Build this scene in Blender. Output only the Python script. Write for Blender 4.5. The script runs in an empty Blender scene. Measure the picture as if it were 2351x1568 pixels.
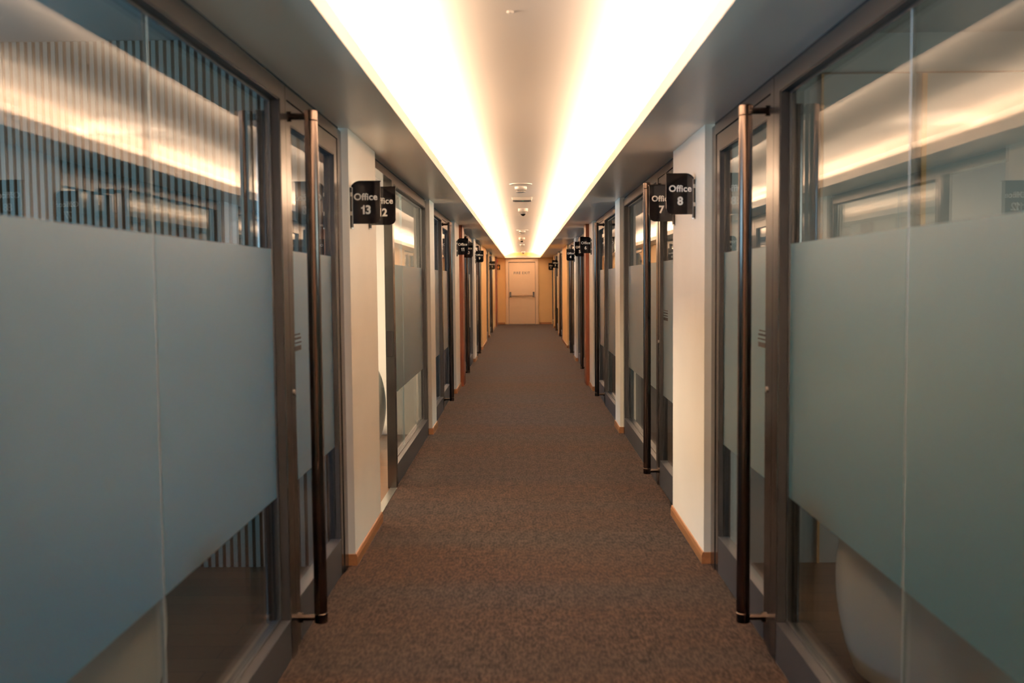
import bpy, bmesh, math, random
from mathutils import Vector, Matrix
random.seed(7)
SC = bpy.context.scene
COL = SC.collection

# ------------------------------------------------------------------ camera
H = 1.45                      # eye height
F_PX = 2286.0                 # 35 mm on a 36 mm wide frame of 2351 px
VPX, VPY, ROLL = 1200.0, 645.0, 0.008
cam_d = bpy.data.cameras.new('camera')
cam = bpy.data.objects.new('camera', cam_d)
COL.objects.link(cam)
SC.camera = cam
cam_d.sensor_width = 36.0
cam_d.lens = 36.0 * F_PX / 2351.0
cam_d.clip_start = 0.05
cam_d.clip_end = 200
cy = Vector((VPX - 1175.5, 784.0 - VPY, -F_PX)).normalized()   # corridor axis seen by the camera
v = Vector((-ROLL, 1.0, 0.0))
cz = (v - v.dot(cy) * cy).normalized()
cx = cy.cross(cz)
M = Matrix((cx, cy, cz))       # rows = world axes in camera coordinates
cam.matrix_world = Matrix.Translation((0, 0, H)) @ M.to_4x4()
cam_d.dof.use_dof = True
cam_d.dof.focus_distance = 10.0
cam_d.dof.aperture_fstop = 2.8

# ------------------------------------------------------------------ view, world, light
SC.view_settings.view_transform = 'Standard'
SC.view_settings.look = 'None'
SC.view_settings.exposure = 0.42
SC.view_settings.gamma = 1.0
SC.view_settings.use_curve_mapping = False
SC.cycles.max_bounces = 14
SC.cycles.diffuse_bounces = 6
SC.cycles.glossy_bounces = 6
SC.cycles.transparent_max_bounces = 40
SC.cycles.transmission_bounces = 8
SC.cycles.sample_clamp_indirect = 6.0
SC.cycles.caustics_reflective = False
SC.cycles.caustics_refractive = False
W = bpy.data.worlds.new('world')
SC.world = W
W.use_nodes = True
W.node_tree.nodes['Background'].inputs[0].default_value = (0.25, 0.5, 0.85, 1)
W.node_tree.nodes['Background'].inputs[1].default_value = 0.12

Y0, Y1 = -3.0, 33.45            # corridor ends
ZS = 2.222                      # lower ceiling (soffit)
ZC = 2.40                      # raised ceiling inside the light cove
CL, CR = -0.573, 0.594          # cove lips
LED_TILT = 8.0
LED_W = 88.0                     # watts per metre of strip
WARM = (1.0, 0.67, 0.44)
DAY = (0.32, 0.64, 0.92)
DAY_R = (0.54, 0.72, 0.72)
DAY_W = 25.0

def area(name, loc, size, size_y, power, color, direction, spread=180):
    d = bpy.data.lights.new(name, 'AREA')
    d.shape = 'RECTANGLE'; d.size = size; d.size_y = size_y
    d.energy = power; d.color = color; d.spread = math.radians(spread)
    o = bpy.data.objects.new(name, d); COL.objects.link(o)
    o.location = loc
    o.rotation_euler = Vector(direction).to_track_quat('-Z', 'Y').to_euler()
    return o

def led_run(x, s):
    # the strip lies on the shelf behind the lip and throws its light up on the raised ceiling
    n = 8
    L = (Y1 - Y0) / n
    for i in range(n):
        y = Y0 + (i + .5) * L
        d = bpy.data.lights.new('led_strip_light', 'AREA')
        d.shape = 'RECTANGLE'; d.size = 0.02; d.size_y = L
        d.energy = LED_W * L; d.color = WARM; d.spread = math.radians(154)
        o = bpy.data.objects.new('led_strip_light', d); COL.objects.link(o)
        # -Z axis of the lamp points up and toward the middle
        a = math.radians(LED_TILT) * s
        z = -Vector((math.sin(-a), 0, math.cos(a)))      # lamp local +Z
        yv = Vector((0, 1, 0)); xv = yv.cross(z)
        m = Matrix((xv, yv, z)).transposed().to_4x4()
        m.translation = Vector((x, y, ZS + 0.082))
        o.matrix_world = m
led_run(CL - 0.052, -1)
led_run(CR + 0.052, 1)

# ------------------------------------------------------------------ materials
def mat(name, base=(.8, .8, .8), rough=.5, metal=0.0, spec=.5):
    m = bpy.data.materials.new(name); m.use_nodes = True
    b = m.node_tree.nodes['Principled BSDF']
    b.inputs['Base Color'].default_value = (*base, 1)
    b.inputs['Roughness'].default_value = rough
    b.inputs['Metallic'].default_value = metal
    b.inputs['Specular IOR Level'].default_value = spec
    return m

def nodes(m):
    return m.node_tree.nodes, m.node_tree.links, m.node_tree.nodes['Principled BSDF']

def add_noise_color(m, c1, c2, scale=(1, 1, 1), nscale=10, detail=3, bump=0.0, bdist=.002):
    N, L, b = nodes(m)
    tc = N.new('ShaderNodeTexCoord'); mp = N.new('ShaderNodeMapping'); mp.inputs['Scale'].default_value = scale
    nz = N.new('ShaderNodeTexNoise'); nz.inputs['Scale'].default_value = nscale; nz.inputs['Detail'].default_value = detail
    mx = N.new('ShaderNodeMix'); mx.data_type = 'RGBA'
    mx.inputs['A'].default_value = (*c1, 1); mx.inputs['B'].default_value = (*c2, 1)
    L.new(tc.outputs['Object'], mp.inputs[0]); L.new(mp.outputs[0], nz.inputs['Vector'])
    cr = N.new('ShaderNodeMapRange'); cr.inputs[1].default_value = .3; cr.inputs[2].default_value = .7
    L.new(nz.outputs['Fac'], cr.inputs[0]); L.new(cr.outputs[0], mx.inputs['Factor'])
    L.new(mx.outputs['Result'], b.inputs['Base Color'])
    if bump:
        bp = N.new('ShaderNodeBump'); bp.inputs['Strength'].default_value = bump; bp.inputs['Distance'].default_value = bdist
        L.new(nz.outputs['Fac'], bp.inputs['Height']); L.new(bp.outputs[0], b.inputs['Normal'])
    return nz

MT = {}
MT['paint'] = mat('cream_wall_paint', (.80, .73, .62), .55)
add_noise_color(MT['paint'], (.90, .83, .73), (.87, .80, .70), (1, 1, 1), 3, 2)
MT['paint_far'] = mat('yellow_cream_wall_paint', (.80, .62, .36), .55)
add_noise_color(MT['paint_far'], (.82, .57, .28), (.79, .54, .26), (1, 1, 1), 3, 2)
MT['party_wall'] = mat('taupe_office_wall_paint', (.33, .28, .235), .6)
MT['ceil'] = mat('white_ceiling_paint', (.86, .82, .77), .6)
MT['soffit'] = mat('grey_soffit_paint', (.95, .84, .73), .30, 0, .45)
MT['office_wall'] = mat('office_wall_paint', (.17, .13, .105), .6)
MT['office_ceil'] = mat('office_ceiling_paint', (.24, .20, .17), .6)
MT['metal'] = mat('bronze_coated_aluminium', (.05, .042, .037), .21, 0.0, 1.0)
add_noise_color(MT['metal'], (.026, .022, .020), (.021, .018, .016), (1, 1, 30), 4, 2)
MT['metal'].node_tree.nodes['Principled BSDF'].inputs['IOR'].default_value = 1.8
MT['kick'] = mat('dark_anodised_aluminium', (.04, .042, .048), .38, 0)
MT['pole'] = mat('dark_bronze_handle_metal', (.09, .070, .060), .22, 1.0)
MT['gasket'] = mat('black_rubber_gasket', (.012, .013, .015), .5)
MT['steel'] = mat('brushed_steel', (.62, .60, .56), .3, 1.0)
MT['acrylic'] = mat('glossy_black_acrylic', (.004, .004, .005), .06, 0, .4)
MT['letter'] = mat('white_vinyl_letters', (.86, .84, .80), .5)
MT['black_letter'] = mat('black_vinyl_letters', (.015, .014, .013), .5)
MT['white_plastic'] = mat('white_plastic', (.80, .78, .74), .35)
MT['grey_plastic'] = mat('grey_plastic', (.35, .35, .36), .4)
MT['dark_glass'] = mat('dark_camera_dome', (.01, .01, .012), .08)
MT['black'] = mat('black_plastic', (.012, .011, .010), .4)
MT['red'] = mat('red_plastic', (.55, .05, .02), .4)
MT['fabric_white'] = mat('off_white_leather', (.72, .70, .64), .5)
MT['orange_ply'] = mat('varnished_orange_wood', (.50, .24, .08), .4)
MT['yellow_sign'] = mat('amber_vinyl', (.75, .30, .04), .5)
MT['door_paint'] = mat('door_paint', (.82, .64, .46), .45)
MT['led_green'] = mat('green_indicator', (.05, .6, .2), .4)
n_ = MT['led_green'].node_tree.nodes['Principled BSDF']
n_.inputs['Emission Color'].default_value = (.05, .9, .25, 1); n_.inputs['Emission Strength'].default_value = 1.5

def wood(name, c1, c2, rough=.4, axis=2, scale=14):
    m = mat(name, c1, rough)
    sc = [scale, scale, scale]; sc[axis] = 1.0
    add_noise_color(m, c1, c2, tuple(sc), 2.2, 5)
    return m
MT['mahogany'] = wood('dark_red_varnished_wood', (.19, .045, .011), (.10, .022, .007), .4)
MT['skirting'] = wood('brown_skirting_wood', (.36, .17, .075), (.27, .12, .05), .35, 1, 20)
MT['slat_dark'] = wood('brown_slat_wood', (.22, .11, .05), (.18, .09, .04), .5)
MT['slat_light'] = mat('pale_beige_slat', (.34, .29, .23), .55)

def floor_planks():
    m = mat('dark_oak_planks', (.1, .06, .04), .35)
    N, L, b = nodes(m)
    tc = N.new('ShaderNodeTexCoord')
    br = N.new('ShaderNodeTexBrick'); br.inputs['Scale'].default_value = 1.0
    br.inputs['Brick Width'].default_value = 1.2; br.inputs['Row Height'].default_value = .13
    br.inputs['Mortar Size'].default_value = .003
    br.inputs['Color1'].default_value = (.13, .060, .026, 1); br.inputs['Color2'].default_value = (.09, .041, .018, 1)
    br.inputs['Mortar'].default_value = (.04, .02, .012, 1)
    L.new(tc.outputs['Object'], br.inputs['Vector']); L.new(br.outputs['Color'], b.inputs['Base Color'])
    return m
MT['planks'] = floor_planks()

def carpet():
    m = mat('brown_woven_carpet', (.1, .06, .04), .95, 0, .05)
    N, L, b = nodes(m)
    tc = N.new('ShaderNodeTexCoord')
    def noise(sc, ns, det):
        mp = N.new('ShaderNodeMapping'); mp.inputs['Scale'].default_value = sc
        nz = N.new('ShaderNodeTexNoise'); nz.inputs['Scale'].default_value = ns; nz.inputs['Detail'].default_value = det
        L.new(tc.outputs['Object'], mp.inputs[0]); L.new(mp.outputs[0], nz.inputs['Vector'])
        mr = N.new('ShaderNodeMapRange'); mr.inputs[1].default_value = .38; mr.inputs[2].default_value = .64
        L.new(nz.outputs['Fac'], mr.inputs[0])
        return mr.outputs[0], nz
    fine, nzf = noise((1, .28, 1), 85, 4)
    med, _ = noise((1, .35, 1), 22, 3)
    light_band, _ = noise((.12, 1, 1), 1.7, 2)
    mx = N.new('ShaderNodeMix'); mx.data_type = 'RGBA'
    mx.inputs['A'].default_value = (.0022, .0016, .0013, 1); mx.inputs['B'].default_value = (.028, .0192, .0150, 1)
    ad = N.new('ShaderNodeMath'); ad.operation = 'MULTIPLY_ADD'; ad.inputs[1].default_value = .7
    ml = N.new('ShaderNodeMath'); ml.operation = 'MULTIPLY'; ml.inputs[1].default_value = .3
    L.new(med, ml.inputs[0]); L.new(fine, ad.inputs[0]); L.new(ml.outputs[0], ad.inputs[2])
    L.new(ad.outputs[0], mx.inputs['Factor'])
    # bands of light across the floor, put into the carpet colour: orange to grey
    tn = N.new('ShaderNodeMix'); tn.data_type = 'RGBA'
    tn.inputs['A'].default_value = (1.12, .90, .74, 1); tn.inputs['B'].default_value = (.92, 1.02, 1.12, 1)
    L.new(light_band, tn.inputs['Factor'])
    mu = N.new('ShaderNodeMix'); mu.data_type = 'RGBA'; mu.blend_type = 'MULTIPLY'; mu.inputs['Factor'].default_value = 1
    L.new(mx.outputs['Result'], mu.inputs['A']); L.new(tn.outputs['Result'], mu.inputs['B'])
    L.new(mu.outputs['Result'], b.inputs['Base Color'])
    bp = N.new('ShaderNodeBump'); bp.inputs['Strength'].default_value = .5; bp.inputs['Distance'].default_value = .003
    L.new(nzf.outputs['Fac'], bp.inputs['Height']); L.new(bp.outputs[0], b.inputs['Normal'])
    b.inputs['Sheen Weight'].default_value = .015; b.inputs['Sheen Roughness'].default_value = .5
    return m
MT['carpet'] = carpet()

def glass():
    m = bpy.data.materials.new('clear_glass'); m.use_nodes = True
    N, L = m.node_tree.nodes, m.node_tree.links
    N.clear()
    out = N.new('ShaderNodeOutputMaterial')
    ge = N.new('ShaderNodeNewGeometry')
    io = N.new('ShaderNodeMapRange')            # 1.5 entering, 1/1.5 leaving: equal reflection on both faces
    io.inputs[3].default_value = 1.58; io.inputs[4].default_value = 1 / 1.58
    L.new(ge.outputs['Backfacing'], io.inputs[0])
    fr = N.new('ShaderNodeFresnel'); L.new(io.outputs[0], fr.inputs['IOR'])
    tr = N.new('ShaderNodeBsdfTransparent'); tr.inputs[0].default_value = (.93, .95, .945, 1)
    gl = N.new('ShaderNodeBsdfAnisotropic'); gl.inputs['Roughness'].default_value = .0
    gl.inputs['Color'].default_value = (.95, .98, 1, 1)
    mx = N.new('ShaderNodeMixShader')
    L.new(fr.outputs[0], mx.inputs[0]); L.new(tr.outputs[0], mx.inputs[1]); L.new(gl.outputs[0], mx.inputs[2])
    L.new(mx.outputs[0], out.inputs[0])
    return m
MT['glass'] = glass()

def film():
    m = bpy.data.materials.new('frosted_film'); m.use_nodes = True
    N, L = m.node_tree.nodes, m.node_tree.links
    N.clear()
    out = N.new('ShaderNodeOutputMaterial')
    di = N.new('ShaderNodeBsdfDiffuse'); di.inputs[0].default_value = (.24, .27, .25, 1)
    tl = N.new('ShaderNodeBsdfTranslucent'); tl.inputs[0].default_value = (.26, .92, .95, 1)
    gl = N.new('ShaderNodeBsdfAnisotropic'); gl.inputs['Roughness'].default_value = .36
    gl.inputs['Color'].default_value = (.9, .92, .92, 1)
    m1 = N.new('ShaderNodeMixShader'); m1.inputs[0].default_value = .68
    L.new(di.outputs[0], m1.inputs[1]); L.new(tl.outputs[0], m1.inputs[2])
    lw = N.new('ShaderNodeLayerWeight'); lw.inputs['Blend'].default_value = .52
    sc = N.new('ShaderNodeMath'); sc.operation = 'MULTIPLY'; sc.inputs[1].default_value = 1.5; sc.use_clamp = True
    L.new(lw.outputs['Fresnel'], sc.inputs[0])
    m2 = N.new('ShaderNodeMixShader')
    L.new(sc.outputs[0], m2.inputs[0]); L.new(m1.outputs[0], m2.inputs[1]); L.new(gl.outputs[0], m2.inputs[2])
    L.new(m2.outputs[0], out.inputs[0])
    return m
MT['film'] = film()

# ------------------------------------------------------------------ mesh helpers
class MB:
    def __init__(self): self.bm = bmesh.new()
    def box(self, x0, x1, y0, y1, z0, z1):
        x0, x1 = min(x0, x1), max(x0, x1); y0, y1 = min(y0, y1), max(y0, y1); z0, z1 = min(z0, z1), max(z0, z1)
        vs = [self.bm.verts.new(p) for p in ((x0, y0, z0), (x1, y0, z0), (x1, y1, z0), (x0, y1, z0),
                                             (x0, y0, z1), (x1, y0, z1), (x1, y1, z1), (x0, y1, z1))]
        for f in ((0, 3, 2, 1), (4, 5, 6, 7), (0, 1, 5, 4), (1, 2, 6, 5), (2, 3, 7, 6), (3, 0, 4, 7)):
            self.bm.faces.new([vs[i] for i in f])
        return self
    def ring(self, prof, axis='z', c=(0, 0, 0), n=24, a0=0, a1=2 * math.pi, scale=(1, 1)):
        # prof: list of (radius, height); revolved around the axis
        rings = []
        full = abs((a1 - a0) - 2 * math.pi) < 1e-6
        cnt = n if full else n + 1
        for r, h in prof:
            row = []
            for i in range(cnt):
                a = a0 + (a1 - a0) * i / n
                p = (r * math.cos(a) * scale[0], r * math.sin(a) * scale[1], h)
                if axis == 'x': p = (p[2], p[0], p[1])
                if axis == 'y': p = (p[0], p[2], p[1])
                row.append(self.bm.verts.new((c[0] + p[0], c[1] + p[1], c[2] + p[2])))
            rings.append(row)
        for a, b in zip(rings, rings[1:]):
            for i in range(cnt if full else cnt - 1):
                j = (i + 1) % cnt
                self.bm.faces.new((a[i], a[j], b[j], b[i]))
        if full:
            if prof[0][0] > 1e-5: self.bm.faces.new(rings[0][::-1])
            if prof[-1][0] > 1e-5: self.bm.faces.new(rings[-1])
        return self
    def cyl(self, c, r, h0, h1, axis='z', n=24):
        return self.ring([(r, h0), (r, h1)], axis, c, n)
    def prism(self, pts, y0, y1):
        # outline in (x, z), extruded along y
        a = [self.bm.verts.new((x, y0, z)) for x, z in pts]
        b = [self.bm.verts.new((x, y1, z)) for x, z in pts]
        self.bm.faces.new(a); self.bm.faces.new(b[::-1])
        for i in range(len(pts)):
            j = (i + 1) % len(pts)
            self.bm.faces.new((a[i], b[i], b[j], a[j]))
        return self
    def build(self, name, m, parent=None, smooth=False, bevel=0.0, origin=None):
        bmesh.ops.remove_doubles(self.bm, verts=self.bm.verts, dist=1e-6)
        bmesh.ops.recalc_face_normals(self.bm, faces=self.bm.faces)
        me = bpy.data.meshes.new(name)
        if origin is not None:
            bmesh.ops.translate(self.bm, verts=self.bm.verts, vec=-Vector(origin))
        self.bm.to_mesh(me); self.bm.free()
        me.materials.append(MT[m] if isinstance(m, str) else m)
        o = bpy.data.objects.new(name, me); COL.objects.link(o)
        if origin is not None and parent is None: o.location = origin
        if parent: o.parent = parent
        if smooth:
            for p in me.polygons: p.use_smooth = True
            md = o.modifiers.new('edge_split', 'EDGE_SPLIT'); md.split_angle = math.radians(38)
        if bevel:
            md = o.modifiers.new('bevel', 'BEVEL'); md.width = bevel; md.segments = 2; md.limit_method = 'ANGLE'
        return o

def empty(name, loc=(0, 0, 0), kind=None, label=None, cat=None, group=None):
    o = bpy.data.objects.new(name, None); o.empty_display_size = .1
    COL.objects.link(o); o.location = loc
    return tag(o, label, cat, group, kind)
def tag(o, label=None, cat=None, group=None, kind=None):
    if label: o['label'] = label
    if cat: o['category'] = cat
    if group: o['group'] = group
    if kind: o['kind'] = kind
    return o
def struct(o): return tag(o, kind='structure')

def text_mesh(s, size, weight=0.0, ext=.0008, spacing=1.0, align='CENTER'):
    cu = bpy.data.curves.new('lettering', 'FONT')
    cu.body = s; cu.size = size; cu.offset = weight; cu.extrude = ext; cu.space_character = spacing
    cu.align_x = align; cu.align_y = 'CENTER'; cu.resolution_u = 3
    tmp = bpy.data.objects.new('lettering', cu); COL.objects.link(tmp)
    dg = bpy.context.evaluated_depsgraph_get(); dg.update()
    me = bpy.data.meshes.new_from_object(tmp.evaluated_get(dg))
    bpy.data.objects.remove(tmp); bpy.data.curves.remove(cu)
    return me
def lettering(s, size, loc, parent, m='letter', weight=0.0, spacing=1.0, sx=1.0):
    me = text_mesh(s, size, weight, spacing=spacing)
    me.materials.clear(); me.materials.append(MT[m])
    # stand the text up facing the camera side (-y)
    rot = Matrix.Rotation(math.radians(90), 4, 'X') @ Matrix.Diagonal((sx, 1, 1, 1))
    me.transform(rot)
    o = bpy.data.objects.new('lettering', me); COL.objects.link(o)
    o.parent = parent; o.location = loc
    return o

# ------------------------------------------------------------------ wall lines
def D(s, y):                    # corridor face of the glazing frames
    if s < 0: return -0.900
    return 0.945 if y < 14.2 else 0.985
def Pf(s, y):                   # corridor face of the plastered piers
    return D(s, y) - s * 0.030
SIDE = {-1: 'left', 1: 'right'}
OUT = {-1: -4.3, 1: 4.4}        # outer wall of the offices
ZO = 2.66                       # office ceiling

# floor, ceilings
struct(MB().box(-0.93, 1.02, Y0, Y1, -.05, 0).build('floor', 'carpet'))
struct(MB().box(OUT[-1] - .1, -0.93, Y0, Y1 + .3, -.05, -.002).build('floor', 'planks'))
struct(MB().box(1.02, OUT[1] + .1, Y0, Y1 + .3, -.05, -.002).build('floor', 'planks'))
# soffits with the lip that hides the light strip
for s, c in ((-1, CL), (1, CR)):
    xw = D(s, 20) + s * .10
    b = MB()
    b.box(c, xw, Y0, Y1, ZS, ZS + .03)
    b.box(c, c + s * .014, Y0, Y1, ZS + .03, ZS + .066)
    struct(b.build('ceiling', 'soffit'))
    struct(MB().box(c + s * .20, c + s * .24, Y0, Y1, ZS + .03, ZC).build('ceiling', 'ceil'))
    struct(MB().box(c + s * .028, c + s * .042, Y0, Y1, ZS + .030, ZS + .040).build('trim_1', 'white_plastic'))
# raised ceiling in two lengths with a fine joint
for a, b_ in ((Y0, 14.595), (14.605, Y1)):
    struct(MB().box(CL - .24, CR + .24, a, b_, ZC, ZC + .08).build('ceiling', 'ceil'))
struct(MB().box(CL - .24, CR + .24, 14.59, 14.61, ZC + .004, ZC + .09).build('ceiling', 'soffit'))
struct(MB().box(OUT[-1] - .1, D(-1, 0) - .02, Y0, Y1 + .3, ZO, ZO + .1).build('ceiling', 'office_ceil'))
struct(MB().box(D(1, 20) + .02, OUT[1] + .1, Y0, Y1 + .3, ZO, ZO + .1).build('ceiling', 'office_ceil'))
# closed end of the light cove
struct(MB().box(CL - .02, CR + .02, Y1 - .22, Y1, ZS, ZS + .03).box(CL, CR, Y1 - .22, Y1 - .206, ZS + .03, ZS + .066).build('ceiling', 'soffit'))
# end walls
struct(MB().box(-1.1, 1.2, Y1, Y1 + .2, 0, 2.6).build('wall_back', 'paint_far'))
struct(MB().box(-4.4, 4.5, Y0 - .2, Y0, 0, 2.7).build('wall_front', 'office_wall'))
for s in (-1, 1):               # bulkhead over the glazing, closing office from cove
    x = D(s, 0) + s * .035
    x2 = D(s, 20) + s * .12
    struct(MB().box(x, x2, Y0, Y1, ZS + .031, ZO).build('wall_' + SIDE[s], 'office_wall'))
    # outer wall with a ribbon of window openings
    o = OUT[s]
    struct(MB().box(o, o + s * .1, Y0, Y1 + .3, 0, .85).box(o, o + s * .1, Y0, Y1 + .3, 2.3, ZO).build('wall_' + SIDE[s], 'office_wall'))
    struct(MB().box(D(s, 20) + s * .12, o + s * .1, Y1, Y1 + .3, 0, ZO).build('wall_' + SIDE[s], 'office_wall'))

# piers: (start, end) ; each runs back as the office party wall
PIERS = {-1: [(-3.0, 1.15), (5.03, 5.95), (9.40, 9.87), (12.85, 14.60), (17.90, 18.60), (21.10, 23.90), (25.68, 26.10),
              (28.35, 31.60), (32.90, 33.45)],
         1: [(-3.0, 1.15), (5.03, 6.08), (9.40, 9.87), (13.02, 14.68), (17.88, 18.55), (21.40, 24.10), (26.42, 26.98),
             (30.55, 31.00)]}
for s in (-1, 1):
    for a, b_ in PIERS[s]:
        far = a > 17
        p = Pf(s, a)
        if a < 14 < b_: p = Pf(s, 10)
        xi = D(s, 20) + s * .13
        mb = MB().box(p, xi, a, b_, 0, ZS - .001)
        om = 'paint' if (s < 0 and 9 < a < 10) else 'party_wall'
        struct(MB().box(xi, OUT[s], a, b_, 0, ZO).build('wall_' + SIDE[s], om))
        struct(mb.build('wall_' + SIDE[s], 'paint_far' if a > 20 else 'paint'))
        # skirting: moulded strip on the corridor face, returned round both ends
        k = MB()
        q = p - s * .012
        k.prism([(p, 0), (q, 0), (q, .040), (p - s * .007, .058), (p, .060)], a - .010, b_ + .010)
        if a > 0:
            k.box(p, D(s, a) + s * .02, a - .010, a, 0, .058)
        k.box(p, D(s, a) + s * .02, b_, b_ + .010, 0, .058)
        struct(k.build('baseboard_' + SIDE[s], 'skirting'))
for s in (-1, 1):
    xw = D(s, 33)
    xd = -.60 if s < 0 else .55
    struct(MB().box(Pf(s, 33), xd, Y1 - .012, Y1, 0, .060).build('baseboard_back', 'skirting'))

# ------------------------------------------------------------------ glazing
ZT = 2.200      # head of the frames (a dark shadow gap remains up to the soffit)
FB, FT = 0.635, 1.578
win_n = [0]
door_n = [1]
GD = .045       # how far the glass sits behind the corridor face

def frame_box(mb, s, x0, depth, y0, y1, z0, z1):
    mb.box(x0, x0 + s * depth, y0, y1, z0, z1)

def fixed_window(s, y0, y1, seams=(), stile0=.08, stile1=.08):
    win_n[0] += 1
    x = D(s, (y0 + y1) / 2)
    root = empty('window_%d' % win_n[0], (x, (y0 + y1) / 2, 0), 'structure')
    ox, oy = x, (y0 + y1) / 2
    def L(mb, name, m, par=root, **k):
        o = mb.build(name, m, par, **k)
        if par is root: o.matrix_parent_inverse = Matrix.Translation((-ox, -oy, 0))
        return o
    zg0, zg1 = .155, 2.136
    f = MB()
    frame_box(f, s, x, .060, y0, y0 + stile0, 0, ZT)
    frame_box(f, s, x, .060, y1 - stile1, y1, 0, ZT)
    frame_box(f, s, x, .060, y0 + stile0, y1 - stile1, zg1, ZT)
    fr = L(f, 'frame', 'metal')
    kf = MB()
    frame_box(kf, s, x + s * .002, .071, y0 + stile0, y1 - stile1, .002, zg0)
    L(kf, 'kick_rail', 'kick')
    hd = MB(); hd.box(x + s * .014, x + s * .06, y0, y1, ZT, ZS)
    L(hd, 'head_gap_strip', 'gasket')
    ya, yb = y0 + stile0, y1 - stile1
    cuts = [ya] + list(seams) + [yb]
    for a, b_ in zip(cuts, cuts[1:]):
        g0 = a + (.003 if a != ya else -.004); g1 = b_ - (.003 if b_ != yb else -.004)
        L(MB().box(x + s * GD, x + s * (GD + .010), g0, g1, zg0 - .004, zg1 + .004), 'pane', 'glass')
        L(MB().box(x + s * (GD - .0016), x + s * (GD - .0006), g0 + .004, g1 - .004, FB, FT), 'frosted_film', 'film')
    for c in seams:
        L(MB().box(x + s * GD, x + s * (GD + .010), c - .003, c + .003, zg0, zg1), 'glass_joint', 'joint')
    rv = MB()
    for u0, u1 in ((ya, ya + .003), (yb - .003, yb)):
        rv.box(x + s * .005, x + s * (GD - .009), u0, u1, zg0, zg1)
        rv.box(x + s * (GD + .012), x + s * .060, u0, u1, zg0, zg1)
    rv.box(x + s * .005, x + s * (GD - .009), ya, yb, zg1 - .003, zg1)
    L(rv, 'rebate_liner', 'gasket')
    gk = MB()
    e = .010
    gk.box(x + s * (GD - .008), x + s * (GD - .002), ya, yb, zg1 - e, zg1)
    gk.box(x + s * (GD - .008), x + s * (GD - .002), ya, yb, zg0, zg0 + e)
    gk.box(x + s * (GD - .008), x + s * (GD - .002), ya, ya + e, zg0, zg1)
    gk.box(x + s * (GD - .008), x + s * (GD - .002), yb - e, yb, zg0, zg1)
    L(gk, 'gasket', 'steel_dim')
    return root
MT['joint'] = mat('clear_silicone_joint', (.50, .62, .68), .3)
MT['steel_dim'] = mat('grey_aluminium_bead', (.20, .21, .22), .35, 1.0)

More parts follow.
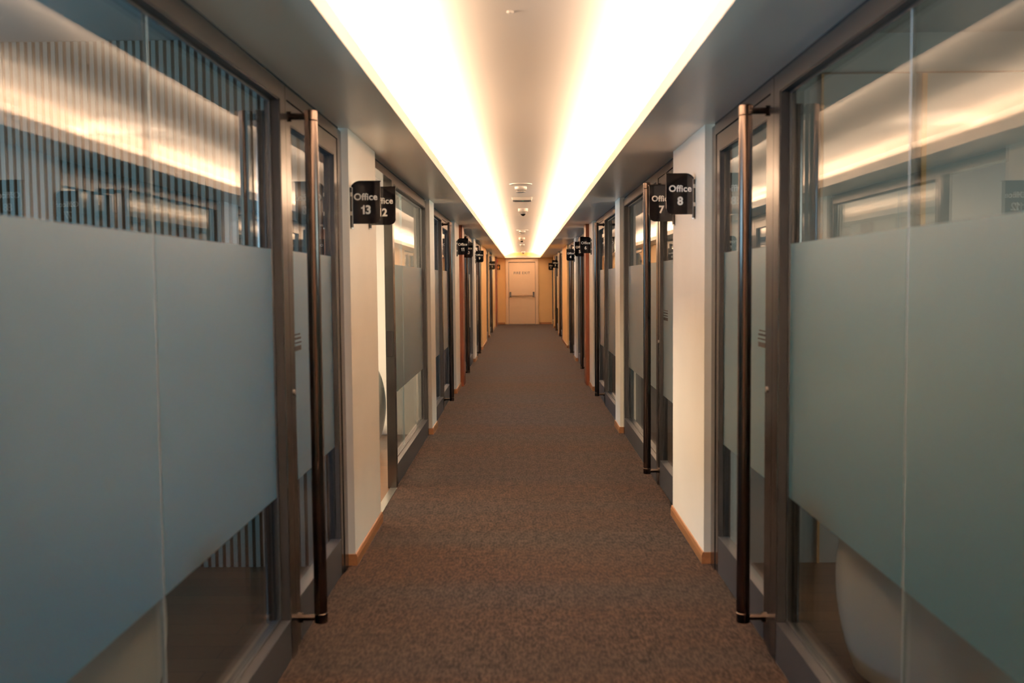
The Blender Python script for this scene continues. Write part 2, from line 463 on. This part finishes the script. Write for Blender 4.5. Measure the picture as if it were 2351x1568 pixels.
def door_bay(s, y0, y1, handle_near=True, opened=False, sticker=False, jamb0=.0, jamb1=.07):
    """hinged glazed leaf between y0 and y1 with a tall pull handle on one stile"""
    door_n[0] += 1
    x = D(s, (y0 + y1) / 2)
    root = empty('door_%d' % door_n[0], (x, (y0 + y1) / 2, 0), 'structure')
    inv = Matrix.Translation((-x, -(y0 + y1) / 2, 0))
    def L(mb, name, m, par=root, **k):
        o = mb.build(name, m, par, **k)
        if par is root: o.matrix_parent_inverse = inv
        return o
    a, b_ = y0 + jamb0, y1 - jamb1
    # fixed surround
    f = MB()
    zl = 2.148                                         # top of the leaf
    frame_box(f, s, x, .08, y0, y1, zl + .004, ZT)
    if jamb0: frame_box(f, s, x, .08, y0, a - .003, 0, zl + .004)
    if jamb1: frame_box(f, s, x, .08, b_ + .003, y1, 0, zl + .004)
    L(f, 'door_frame', 'metal')
    L(MB().box(x + s * .014, x + s * .06, y0, y1, ZT, ZS), 'head_gap_strip', 'gasket')
    st, zt, zb = .072, 2.067, .189
    xf = x + s * .004
    lf = MB()
    frame_box(lf, s, xf, .055, a, a + st, .008, zl)
    frame_box(lf, s, xf, .055, b_ - st, b_, .008, zl)
    frame_box(lf, s, xf, .055, a + st, b_ - st, zt, zl)
    kr = MB(); frame_box(kr, s, xf + s * .001, .053, a + st, b_ - st, .010, zb)
    parts = [L(lf, 'leaf_frame', 'metal'), L(kr, 'kick_rail', 'kick')]
    xg = xf + s * .026
    parts.append(L(MB().box(xg, xg + s * .008, a + st - .004, b_ - st + .004, zb - .004, zt + .004), 'pane', 'glass'))
    parts.append(L(MB().box(xg - s * .0016, xg - s * .0006, a + st, b_ - st, FB + .01, FT), 'frosted_film', 'film'))
    rv = MB()
    for u0, u1 in ((a + st, a + st + .003), (b_ - st - .003, b_ - st)):
        rv.box(xf + s * .004, xg - s * .003, u0, u1, zb, zt)
        rv.box(xg + s * .010, xf + s * .055, u0, u1, zb, zt)
    rv.box(xf + s * .004, xg - s * .003, a + st, b_ - st, zt - .003, zt)
    parts.append(L(rv, 'rebate_liner', 'gasket'))
    yh = a + .05 if handle_near else b_ - .05
    xh = x - s * .082
    r = .026
    pole = MB().ring([(r, .135), (r, 2.075)], c=(xh, yh, 0), n=28)
    ph = L(pole, 'pull_handle', 'pole', smooth=True); parts.append(ph)
    for z0, z1 in ((.092, .133), (2.077, 2.118)):
        c = MB().ring([(r * .9, z0), (r * 1.02, z0 + .003), (r * 1.02, z1 - .003), (r * .9, z1)], c=(xh, yh, 0), n=28).build('end_cap', 'pole', ph, smooth=True)
    for z in (.112, 2.095):
        MB().cyl((0, yh, z), .0125, xh, xf, axis='x', n=16).cyl((0, yh, z), .020, xf - s * .012, xf + s * .001, axis='x', n=16).build('bracket', 'pole', ph, smooth=True)
    # matching handle on the office side of the leaf
    xi = x + s * .116
    ri = .022
    pi_ = L(MB().ring([(ri, .135), (ri, 2.075)], c=(xi, yh, 0), n=24), 'pull_handle', 'pole', smooth=True); parts.append(pi_)
    for z0, z1 in ((.092, .133), (2.077, 2.118)):
        MB().ring([(ri * .9, z0), (ri * 1.02, z0 + .003), (ri * 1.02, z1 - .003), (ri * .9, z1)], c=(xi, yh, 0), n=24).build('end_cap', 'pole', pi_, smooth=True)
    for z in (.112, 2.095):
        MB().cyl((0, yh, z), .011, xf + s * .055, xi, axis='x', n=14).build('bracket', 'pole', pi_, smooth=True)
    lk = MB().cyl((0, yh - .015 if handle_near else yh + .015, 1.02), .011, xf - s * .006, xf + s * .002, axis='x', n=16)
    parts.append(L(lk, 'lock_cylinder', 'steel', smooth=True))
    if sticker:
        # small door label: a few lines of fine print over a dark bar
        ys = a + st + .015 if handle_near else b_ - st - .215
        sx = xg - s * .002
        stc = L(MB().box(sx, sx - s * .0008, ys, ys + .20, 1.172, 1.192), 'door_label', 'black_letter'); parts.append(stc)
        ln = MB()
        rr = random.Random(4)
        for row, (zz, hh) in enumerate(((1.236, .006), (1.218, .009), (1.202, .006))):
            y = ys
            while y < ys + .19:
                w = rr.uniform(.006, .018)
                ln.box(sx, sx - s * .0008, y, y + w, zz, zz + hh); y += w + rr.uniform(.004, .008)
        ln.build('fine_print', 'black_letter', stc)
    if opened:
        # swing the leaf into the room about the far-from-handle stile
        hinge = Vector((x + s * .05, a if not handle_near else b_, 0))
        ang = math.radians(88) * (-s if not handle_near else s)
        T = Matrix.Translation(hinge) @ Matrix.Rotation(ang, 4, 'Z') @ Matrix.Translation(-hinge)
        for p in parts:
            p.matrix_parent_inverse = inv @ T
    return root

# left side of the corridor
fixed_window(-1, 1.15, 3.83, seams=(2.55,))
door_bay(-1, 3.835, 5.0, True, sticker=True, jamb0=.02, jamb1=.095)
door_bay(-1, 5.965, 6.93, False, opened=True, jamb0=.02, jamb1=.0)
jamb_window = fixed_window(-1, 6.93, 9.385, seams=(7.83,), stile0=.09)
fixed_window(-1, 9.885, 11.23)
door_bay(-1, 11.235, 12.40, True)
fixed_window(-1, 12.405, 12.835)
door_bay(-1, 14.62, 15.75, True, jamb0=.05)
fixed_window(-1, 15.755, 17.885)
door_bay(-1, 18.62, 19.75, True, jamb0=.03)
fixed_window(-1, 19.755, 21.085)
fixed_window(-1, 23.915, 25.665)
door_bay(-1, 26.12, 27.2, True)
fixed_window(-1, 27.205, 28.335)
# right side
fixed_window(1, 1.15, 3.78, seams=(2.575,))
door_bay(1, 3.785, 5.0, True, sticker=True, jamb0=.05, jamb1=.095)
door_bay(1, 6.10, 6.985, False, sticker=True, jamb0=.02, jamb1=.0)
fixed_window(1, 6.99, 9.385)
fixed_window(1, 9.885, 11.60)
door_bay(1, 11.605, 12.70, True)
fixed_window(1, 12.705, 13.005)
fixed_window(1, 14.70, 15.22)
door_bay(1, 15.225, 16.40, True)
fixed_window(1, 16.405, 17.865)
door_bay(1, 18.565, 19.70, True, jamb0=.03)
fixed_window(1, 19.705, 21.385)
door_bay(1, 24.115, 25.25, True, jamb0=.03)
fixed_window(1, 25.255, 26.405)
door_bay(1, 26.995, 28.10, True, jamb0=.03)
fixed_window(1, 28.105, 30.535)
fixed_window(1, 31.015, 33.435)

# strike box in the jamb of the open doorway, and its threshold
jx = D(-1, 7)
b = MB().box(jx - .012, jx - .052, 6.9285, 6.9315, .93, 1.11)
o = b.build('lock_strike', 'gasket', jamb_window); o.matrix_parent_inverse = Matrix.Translation(-jamb_window.location)
struct(MB().box(-.945, -.895, 5.96, 6.93, -.001, .004).build('trim_2', 'steel'))

# ------------------------------------------------------------------ varnished wooden door casings
def casing(s, y0, y1, proj, name):
    p = Pf(s, 10 if y0 < 20 else y0)
    b = MB()
    b.box(p + s * .01, p - s * proj, y0, y1, 0, ZS - .001)
    # stepped face on the end that looks down the corridor
    b.box(p + s * .005, p - s * proj * .5, y0 - .010, y0, 0, ZS - .001)
    return struct(b.build(name, 'mahogany'))
casing(-1, 13.72, 14.12, .045, 'trim_3')
casing(1, 13.72, 14.12, .045, 'trim_4')
casing(-1, 31.62, 32.88, .040, 'trim_5')
struct(MB().box(-.92, OUT[-1], 31.60, 32.90, 0, ZO - .01).build('wall_left', 'paint_far'))

# ------------------------------------------------------------------ fire exit door
MT['bar_metal'] = mat('bronze_bar_metal', (.20, .13, .08), .4, 1.0)
def fire_door():
    y = Y1
    r = empty('door_1', (-.02, y, 0), 'structure')
    inv = Matrix.Translation((.02, -y, 0))
    def L(mb, name, m, par=r, **k):
        o = mb.build(name, m, par, **k)
        if par is r: o.matrix_parent_inverse = inv
        return o
    x0, x1, xo0, xo1, zt, zo = -.475, .425, -.567, .520, 2.085, 2.190
    f = MB()
    f.box(xo0, x0, y - .07, y, 0, zo); f.box(x1, xo1, y - .07, y, 0, zo); f.box(x0, x1, y - .07, y, zt, zo)
    L(f, 'door_frame', 'door_paint', bevel=.003)
    lf = L(MB().box(x0 + .011, x1 - .011, y - .022, y - .003, .014, zt - .020), 'door_leaf', 'door_paint')
    L(MB().box(x0, x1, y - .0025, y - .0005, .0, zt), 'door_gap_seal', 'gasket')  # black sheet added behind the leaf as the shadow line in its gaps
    for cxx in (-.415, .365):
        bx = L(MB().box(cxx - .028, cxx + .028, y - .085, y - .022, .915, 1.085), 'crash_bar_bracket', 'black', bevel=.006)
    L(MB().cyl((0, y - .07, .962), .016, -.39, .34, axis='x', n=14), 'crash_bar', 'bar_metal', smooth=True)
    t = lettering('FIRE EXIT', .112, (-.03, y - .0235, 1.713), r, 'black_letter', .0022, 1.18)
    t.matrix_parent_inverse = inv
    L(MB().box(x0, x1, y - .05, y - .002, 0, .010), 'threshold', 'steel')
fire_door()

# ------------------------------------------------------------------ projecting signs
def corner(cx_, cz_, r, a0, a1, n=8):
    return [(cx_ + r * math.cos(math.radians(a0 + (a1 - a0) * i / n)), cz_ + r * math.sin(math.radians(a0 + (a1 - a0) * i / n))) for i in range(n + 1)]

def number(txt, h, loc, parent):
    # grotesque figures: the 1 has a flag, the others come from the text tool
    bm = bmesh.new(); x = 0.0
    for ch in txt:
        if ch == '1':
            pts = [(.05, .60), (.05, .76), (.17, .78), (.27, .86), (.31, 1.0), (.44, 1.0), (.44, 0), (.25, 0), (.25, .60)]
            a = [bm.verts.new((x + px * h, -.0008, pz * h - h / 2)) for px, pz in pts]
            b = [bm.verts.new((x + px * h, .0008, pz * h - h / 2)) for px, pz in pts]
            bm.faces.new(a); bm.faces.new(b[::-1])
            for i in range(len(pts)):
                j = (i + 1) % len(pts); bm.faces.new((a[i], b[i], b[j], a[j]))
            x += .52 * h
        else:
            me = text_mesh(ch, h * 1.36, .0020)
            xs_ = [v_.co.x for v_ in me.vertices]; ys_ = [v_.co.y for v_ in me.vertices]
            k = h / (max(ys_) - min(ys_))
            me.transform(Matrix.Translation((x + .04 * h, 0, 0)) @ Matrix.Rotation(math.radians(90), 4, 'X') @ Matrix.Diagonal((k, k, 1, 1)) @ Matrix.Translation((-min(xs_), -(min(ys_) + max(ys_)) / 2, 0)))
            bm.from_mesh(me); x += .08 * h + (max(xs_) - min(xs_)) * k
            bpy.data.meshes.remove(me)
    bmesh.ops.translate(bm, verts=bm.verts, vec=(-x / 2, 0, 0))
    me = bpy.data.meshes.new('number_lettering'); bm.to_mesh(me); bm.free()
    me.materials.append(MT['letter'])
    for p in me.polygons: p.material_index = 0
    o = bpy.data.objects.new('number_lettering', me); COL.objects.link(o); o.parent = parent; o.location = loc
    return o

def office_sign(s, y, line1, line2, zt, label, w=.155, h=.212, pier_y=None):
    p = Pf(s, y if pier_y is None else pier_y)
    r = empty('office_sign', (p, y, zt), None, label, 'sign', 'projecting black signs along the corridor')
    # local x grows away from the wall (toward the corridor): build for the left wall, mirror for the right
    def X(v_): return -s * v_
    R1, R2 = .052, .036
    x0, x1 = .003, w
    pts = []
    pts += corner(x0 + R1, -R1, R1, 180, 90)           # wall-side top, large radius
    pts += [(x1, 0)]
    pts += corner(x1 - R2, -h + R2, R2, 0, -90)        # outer bottom, small radius
    pts += [(x0, -h)]
    pl = MB().prism([(X(a), b_) for a, b_ in pts], -.004, .004)
    panel = pl.build('sign_panel', 'acrylic', r)
    # cap strip along the top edge, standing a little proud towards the viewer
    cap = MB().prism([(X(a), b_) for a, b_ in ([(q[0], q[1]) for q in corner(x0 + R1, -R1, R1, 150, 90)] + [(x1 + .004, 0), (x1 + .004, .003)] + [(q[0], q[1] + .003) for q in corner(x0 + R1, -R1, R1, 90, 150)])], -.016, .016)
    cap.build('top_cap', 'acrylic', r)
    tube = MB()
    tube.cyl((X(.009), 0, 0), .0085, -h - .018, -R1 * .55, n=16)
    tube.build('mounting_tube', 'black', r, smooth=True)
    MB().cyl((X(.009), 0, 0), .0088, -h - .024, -h - .018, n=16).build('tube_end', 'steel', r, smooth=True)
    for q in (.35, .8):
        MB().box(X(0.0), X(.012), -.012, .012, -h * q, -h * q + .02).build('wall_bracket', 'steel', r)
    cxl = X((x0 + x1) / 2 + .002)
    lettering(line1, .0475, (cxl, -.0048, -.078), panel, 'letter', .0009, 1.03)
    number(line2, .0455, (cxl, -.0048, -.141), panel)
    return r

L_ = 'black projecting sign with white words Office %s on the %s wall'
office_sign(-1, 5.055, 'Office', '13', 1.957, 'black projecting sign reading Office 13 on the first cream pier by the left glazing')
office_sign(-1, 5.66, 'Office', '12', 1.985, 'black projecting sign reading Office 12, half hidden behind the Office 13 sign')
office_sign(-1, 13.2, 'Office', '11', 2.015, 'black projecting sign reading Office 11 in front of the dark wooden casing')
office_sign(-1, 14.45, 'Office', '10', 2.005, 'black projecting sign reading Office 10, overlapped by the Office 11 sign')
office_sign(-1, 18.35, 'Office', '9', 2.010, 'black projecting sign reading Office 9 beside the wide yellow pier')
office_sign(-1, 25.9, 'Meeting', '1', 1.965, 'small black projecting sign reading Meeting 1 near the fire exit')
office_sign(1, 5.30, 'Office', '8', 2.005, 'black projecting sign reading Office 8 on the cream pier by the right glazing')
office_sign(1, 6.00, 'Office', '7', 2.010, 'black projecting sign reading Office 7, partly behind the Office 8 sign')
office_sign(1, 13.2, 'Office', '6', 2.020, 'black projecting sign reading Office 6 in front of the dark wooden casing', pier_y=10)
office_sign(1, 14.55, 'Office', '5', 2.010, 'black projecting sign for Office 5, mostly hidden behind the Office 6 sign', pier_y=10)
office_sign(1, 18.2, 'Office', '4', 2.020, 'black projecting sign reading Office 4 with a pull handle right behind it')
office_sign(1, 26.7, 'Office', '3', 2.000, 'small black projecting sign reading Office 3 between two far pull handles')
office_sign(1, 30.8, 'Office', '2', 1.990, 'smallest black projecting sign, reading Office 2, nearest the fire exit')

def toilet_sign():
    p = -.905 + .05
    r = empty('toilet_sign', (p, 32.4, 1.985), None, 'small square black sign with an amber standing figure beside the fire exit', 'sign')
    MB().box(0, .125, -.004, .004, -.17, 0).build('sign_panel', 'acrylic', r, bevel=.002)
    fg = MB()
    fg.cyl((.067, 0, -.032), .015, -.0062, -.0042, axis='y', n=18)
    fg.prism([(.040, -.055), (.094, -.055), (.100, -.108), (.088, -.108), (.084, -.080), (.084, -.155), (.070, -.155), (.070, -.115),
              (.064, -.115), (.064, -.155), (.050, -.155), (.050, -.080), (.046, -.108), (.034, -.108)], -.0062, -.0042)
    fg.build('standing_figure', 'yellow_sign', r)
    MB().box(-.004, .0, -.015, .015, -.15, -.02).build('wall_bracket', 'steel', r)
toilet_sign()

# ------------------------------------------------------------------ things on the ceiling
def ceiling_speaker(y, x, label):
    r = empty('ceiling_speaker', (x, y, ZC), None, label, 'speaker', 'round flush ceiling speakers')
    MB().ring([(.112, 0), (.112, -.004), (.106, -.009), (.092, -.009), (.090, -.006)], n=36).build('rim', 'white_plastic', r, smooth=True)
    MB().ring([(.0001, -.008), (.09, -.006)], n=36).build('grille', 'white_plastic', r, smooth=True)
def smoke_detector(y, x, label):
    r = empty('smoke_detector', (x, y, ZC), None, label, 'smoke detector', 'round white smoke detectors')
    MB().ring([(.062, 0), (.062, -.020), (.058, -.028), (.050, -.034)], n=32).build('base', 'white_plastic', r, smooth=True)
    v_ = MB()
    for i in range(20):
        a = 2 * math.pi * i / 20
        c, sn = math.cos(a), math.sin(a)
        v_.box(.046 * c - .004, .046 * c + .004, .046 * sn - .004, .046 * sn + .004, -.050, -.032)
    v_.build('vent_ribs', 'white_plastic', r)
    MB().ring([(.040, -.030), (.040, -.050)], n=24).build('sensor_core', 'grey_plastic', r, smooth=True)
    MB().ring([(.050, -.049), (.049, -.054), (.030, -.058), (.0001, -.059)], n=32).build('cap', 'white_plastic', r, smooth=True)
def dome_camera(y, x, label, sc=1.0):
    r = empty('security_camera', (x, y, ZC), None, label, 'camera', 'white dome security cameras')
    MB().ring([(.066 * sc, 0), (.066 * sc, -.040 * sc), (.060 * sc, -.046 * sc), (.045 * sc, -.048 * sc)], n=32).build('housing', 'white_plastic', r, smooth=True)
    MB().ring([(.050 * sc, -.046 * sc), (.046 * sc, -.060 * sc), (.036 * sc, -.070 * sc), (.034 * sc, -.062 * sc)], n=32).build('collar', 'white_plastic', r, smooth=True)
    prof = [(.034 * sc * math.cos(t), -.062 * sc - .034 * sc * math.sin(t)) for t in [i * math.pi / 16 for i in range(8)]] + [(.0001, -.096 * sc)]
    MB().ring(prof, n=28).build('lens_dome', 'dark_glass', r, smooth=True)
    MB().cyl((0, 0, -.018 * sc), .004 * sc, -.068 * sc, -.065 * sc, axis='y', n=10).build('screw', 'grey_plastic', r)
ceiling_speaker(9.85, -.012, 'round flush ceiling speaker just before the first smoke detector')
smoke_detector(10.15, -.012, 'white smoke detector between the ceiling speaker and the square wireless box')
r = empty('wireless_access_point', (.0, 11.5, ZC), None, 'square white wireless access point with a green light on the ceiling', 'access point')
MB().prism([(-.118, 0), (.118, 0), (.112, -.030), (.100, -.036), (-.100, -.036), (-.112, -.030)], -.112, .112).build('housing', 'white_plastic', r, bevel=.006)
MB().box(-.085, .085, -.085, .085, -.0385, -.036).build('underside_plate', 'grey_plastic', r, bevel=.001)
MB().cyl((.012, -.05, 0), .005, -.0402, -.0385, n=12).build('indicator_light', 'led_green', r)
dome_camera(13.2, .012, 'white dome camera with dark lens just before the ceiling joint')
ceiling_speaker(18.7, .0, 'flush ceiling speaker beyond the ceiling joint')
smoke_detector(18.95, -.002, 'white smoke detector directly behind the farther ceiling speaker')
dome_camera(22.0, -.012, 'white dome camera between the two farther smoke detectors', 1.05)
smoke_detector(26.0, -.005, 'faint white smoke detector beyond the second dome camera')
dome_camera(32.2, .03, 'tiny dome camera at the ceiling end above the fire exit door', .9)
r = empty('sprinkler_cap', (-.037, 3.58, ZC), None, 'tiny white round cap on the bare near ceiling', 'cap')
MB().ring([(.012, 0), (.012, -.004), (.006, -.008), (.0001, -.009)], n=18).build('button', 'white_plastic', r, smooth=True)
for xx in (-.235, .235):
    o = MB().ring([(.008, 0), (.008, -.004), (.004, -.007), (.0001, -.008)], n=14).build('ceiling_screw_cap', 'white_plastic', smooth=True)
    o.location = (xx, 14.55, ZC)
    tag(o, 'tiny white screw cap at the %s end of the ceiling joint' % ('left' if xx < 0 else 'right'), 'screw cap', 'screw caps at the ceiling joint')

# fire alarm devices at the far end
r = empty('alarm_sounder', (-.859, 32.2, 2.10), None, 'red alarm sounder high on the far wooden casing', 'alarm')
MB().box(0, .05, -.05, .05, -.06, .06).build('body', 'red', r, bevel=.01)
MB().cyl((0, 0, 0), .03, .05, .06, axis='x', n=20).build('grille', 'red', r, smooth=True)
r = empty('fire_call_point', (-.859, 32.2, 1.36), None, 'red break-glass call point on the wooden casing at shoulder height', 'call point')
MB().box(0, .035, -.045, .045, -.045, .045).build('body', 'red', r, bevel=.006)
MB().box(.035, .037, -.025, .025, -.02, .02).build('glass_plate', 'white_plastic', r)

# ------------------------------------------------------------------ inside the offices
def slat_wall():
    x0, x1 = OUT[-1] + .01, D(-1, 0) - .09
    y = 5.028
    back = MB().box(x0, x1, y - .012, y, .0, ZO - .002).build('slat_wall', 'slat_dark')
    n = int((x1 - x0) / .0385)
    sl = MB()
    for i in range(n):
        xa = x1 - (i + 1) * .0385
        sl.box(xa, xa + .0205, y - .024, y - .012, .0, ZO - .002)
    s_ = sl.build('slats', 'slat_light', back)
    tag(back, 'striped wall of pale slats on brown wood inside Office 13', 'slatted wall')
slat_wall()

# right office: plain panelled party wall with two orange wooden cover strips
for xx, w in ((1.495, .012), (2.00, .024)):
    o = MB().box(xx - w / 2, xx + w / 2, 5.018, 5.029, 0, 2.46).build('wall_cover_strip', 'orange_ply')
    tag(o, 'narrow orange wooden strip, %s one on the wall inside Office 8' % ('thinner' if w < .02 else 'wider'), 'wood strip', 'orange wooden strips in Office 8')
o = MB().box(1.12, OUT[1] - .01, 5.020, 5.029, 2.46, 2.468).build('picture_rail', 'slat_dark')
tag(o, 'thin dark rail across the top of the wall inside Office 8', 'rail')

def tub_chair(x, y, rot, label):
    r = empty('tub_chair', (x, y, 0), None, label, 'chair')
    r.rotation_euler = (0, 0, rot)
    # curved shell, open at the front; barrel profile, arms lower than the back
    b = MB()
    n, m = 40, 14
    outer, inner = [], []
    for i in range(n + 1):
        u = math.radians(-138 + 276 * i / n)
        top = .50 + .26 * (0.5 + 0.5 * math.cos(max(-1, min(1, u / math.radians(138))) * math.pi))
        ro, ri = [], []
        for j in range(m + 1):
            t = j / m
            z = .06 + (top - .06) * t
            rad = .335 + .085 * math.sin(math.pi * min(1.0, (z - .02) / .72)) ** .8 if z < .74 else .335
            e = .05 * (1 - math.sqrt(max(0, 1 - max(0, (t - .9) / .1) ** 2)))
            ro.append(b.bm.verts.new(((rad - e) * math.sin(u), -(rad - e) * math.cos(u), z)))
            ri.append(b.bm.verts.new(((rad - .075 + e * .4) * math.sin(u), -(rad - .075 + e * .4) * math.cos(u), z)))
        outer.append(ro); inner.append(ri)
    for i in range(n):
        for j in range(m):
            b.bm.faces.new((outer[i][j], outer[i + 1][j], outer[i + 1][j + 1], outer[i][j + 1]))
            b.bm.faces.new((inner[i][j], inner[i][j + 1], inner[i + 1][j + 1], inner[i + 1][j]))
        b.bm.faces.new((outer[i][m], outer[i + 1][m], inner[i + 1][m], inner[i][m]))
        b.bm.faces.new((outer[i][0], inner[i][0], inner[i + 1][0], outer[i + 1][0]))
    for i in (0, n):
        for j in range(m):
            b.bm.faces.new((outer[i][j], outer[i][j + 1], inner[i][j + 1], inner[i][j]))
    b.build('shell', 'fabric_white', r, smooth=True)
    MB().ring([(.30, .10), (.315, .12), (.325, .38), (.31, .42), (.25, .44), (.0001, .445)], n=36).build('seat_cushion', 'fabric_white', r, smooth=True)
    MB().ring([(.20, 0), (.20, .012), (.05, .022), (.03, .06), (.03, .10)], n=28).build('base', 'steel', r, smooth=True)
tub_chair(1.53, 3.45, math.radians(-60), 'rounded off-white tub chair behind the near right glass, Office 8')
tub_chair(-1.55, 3.0, math.radians(60), 'rounded off-white tub chair behind the near left glass, Office 13')
tub_chair(-1.62, 8.6, math.radians(60), 'rounded white tub chair seen through the open doorway of Office 12')

# daylight from the windows in the outer office walls
def office_day(s, y0, y1, k=1.0):
    L = (y1 - y0) * .8
    o = bpy.data.lights.new('office_daylight', 'AREA'); o.shape = 'RECTANGLE'
    o.size = L; o.size_y = 1.4; o.spread = math.radians(105); o.energy = DAY_W * k * L * (1 if s < 0 else .78); o.color = DAY if s < 0 else DAY_R
    ob = bpy.data.objects.new('office_daylight', o); COL.objects.link(ob)
    ob.location = (OUT[s] + s * .02, (y0 + y1) / 2, 1.575)
    ob.rotation_euler = (math.radians(90), 0, math.radians(90) * s)
for s in (-1, 1):
    P = PIERS[s]
    for (a0, a1), (b0, b1) in zip(P, P[1:]):
        if b0 - a1 < 1.0: continue
        k = 1.0
        if s < 0 and abs(a1 - 5.95) < .01: k = .25
        if s > 0 and abs(a1 - 6.08) < .01: k = .5
        if a1 > 12: k = .7
        office_day(s, a1, b0, k)
# Office 12 has its own ceiling lamp switched on
r = empty('office_ceiling_lamp', (-1.85, 6.95, ZO), None, 'square ceiling lamp lit inside Office 12', 'ceiling lamp')
MB().box(-.3, .3, -.3, .3, -.03, 0).build('housing', 'white_plastic', r)
pn = mat('lit_lamp_diffuser', (.9, .85, .75), .5)
pn.node_tree.nodes['Principled BSDF'].inputs['Emission Color'].default_value = (1, .78, .52, 1)
pn.node_tree.nodes['Principled BSDF'].inputs['Emission Strength'].default_value = 4
MB().box(-.27, .27, -.27, .27, -.034, -.03).build('diffuser', pn, r)
area('office_lamp_light', (-1.85, 6.95, ZO - .05), .5, .5, 130, (1, .78, .52), (0, 0, -1))
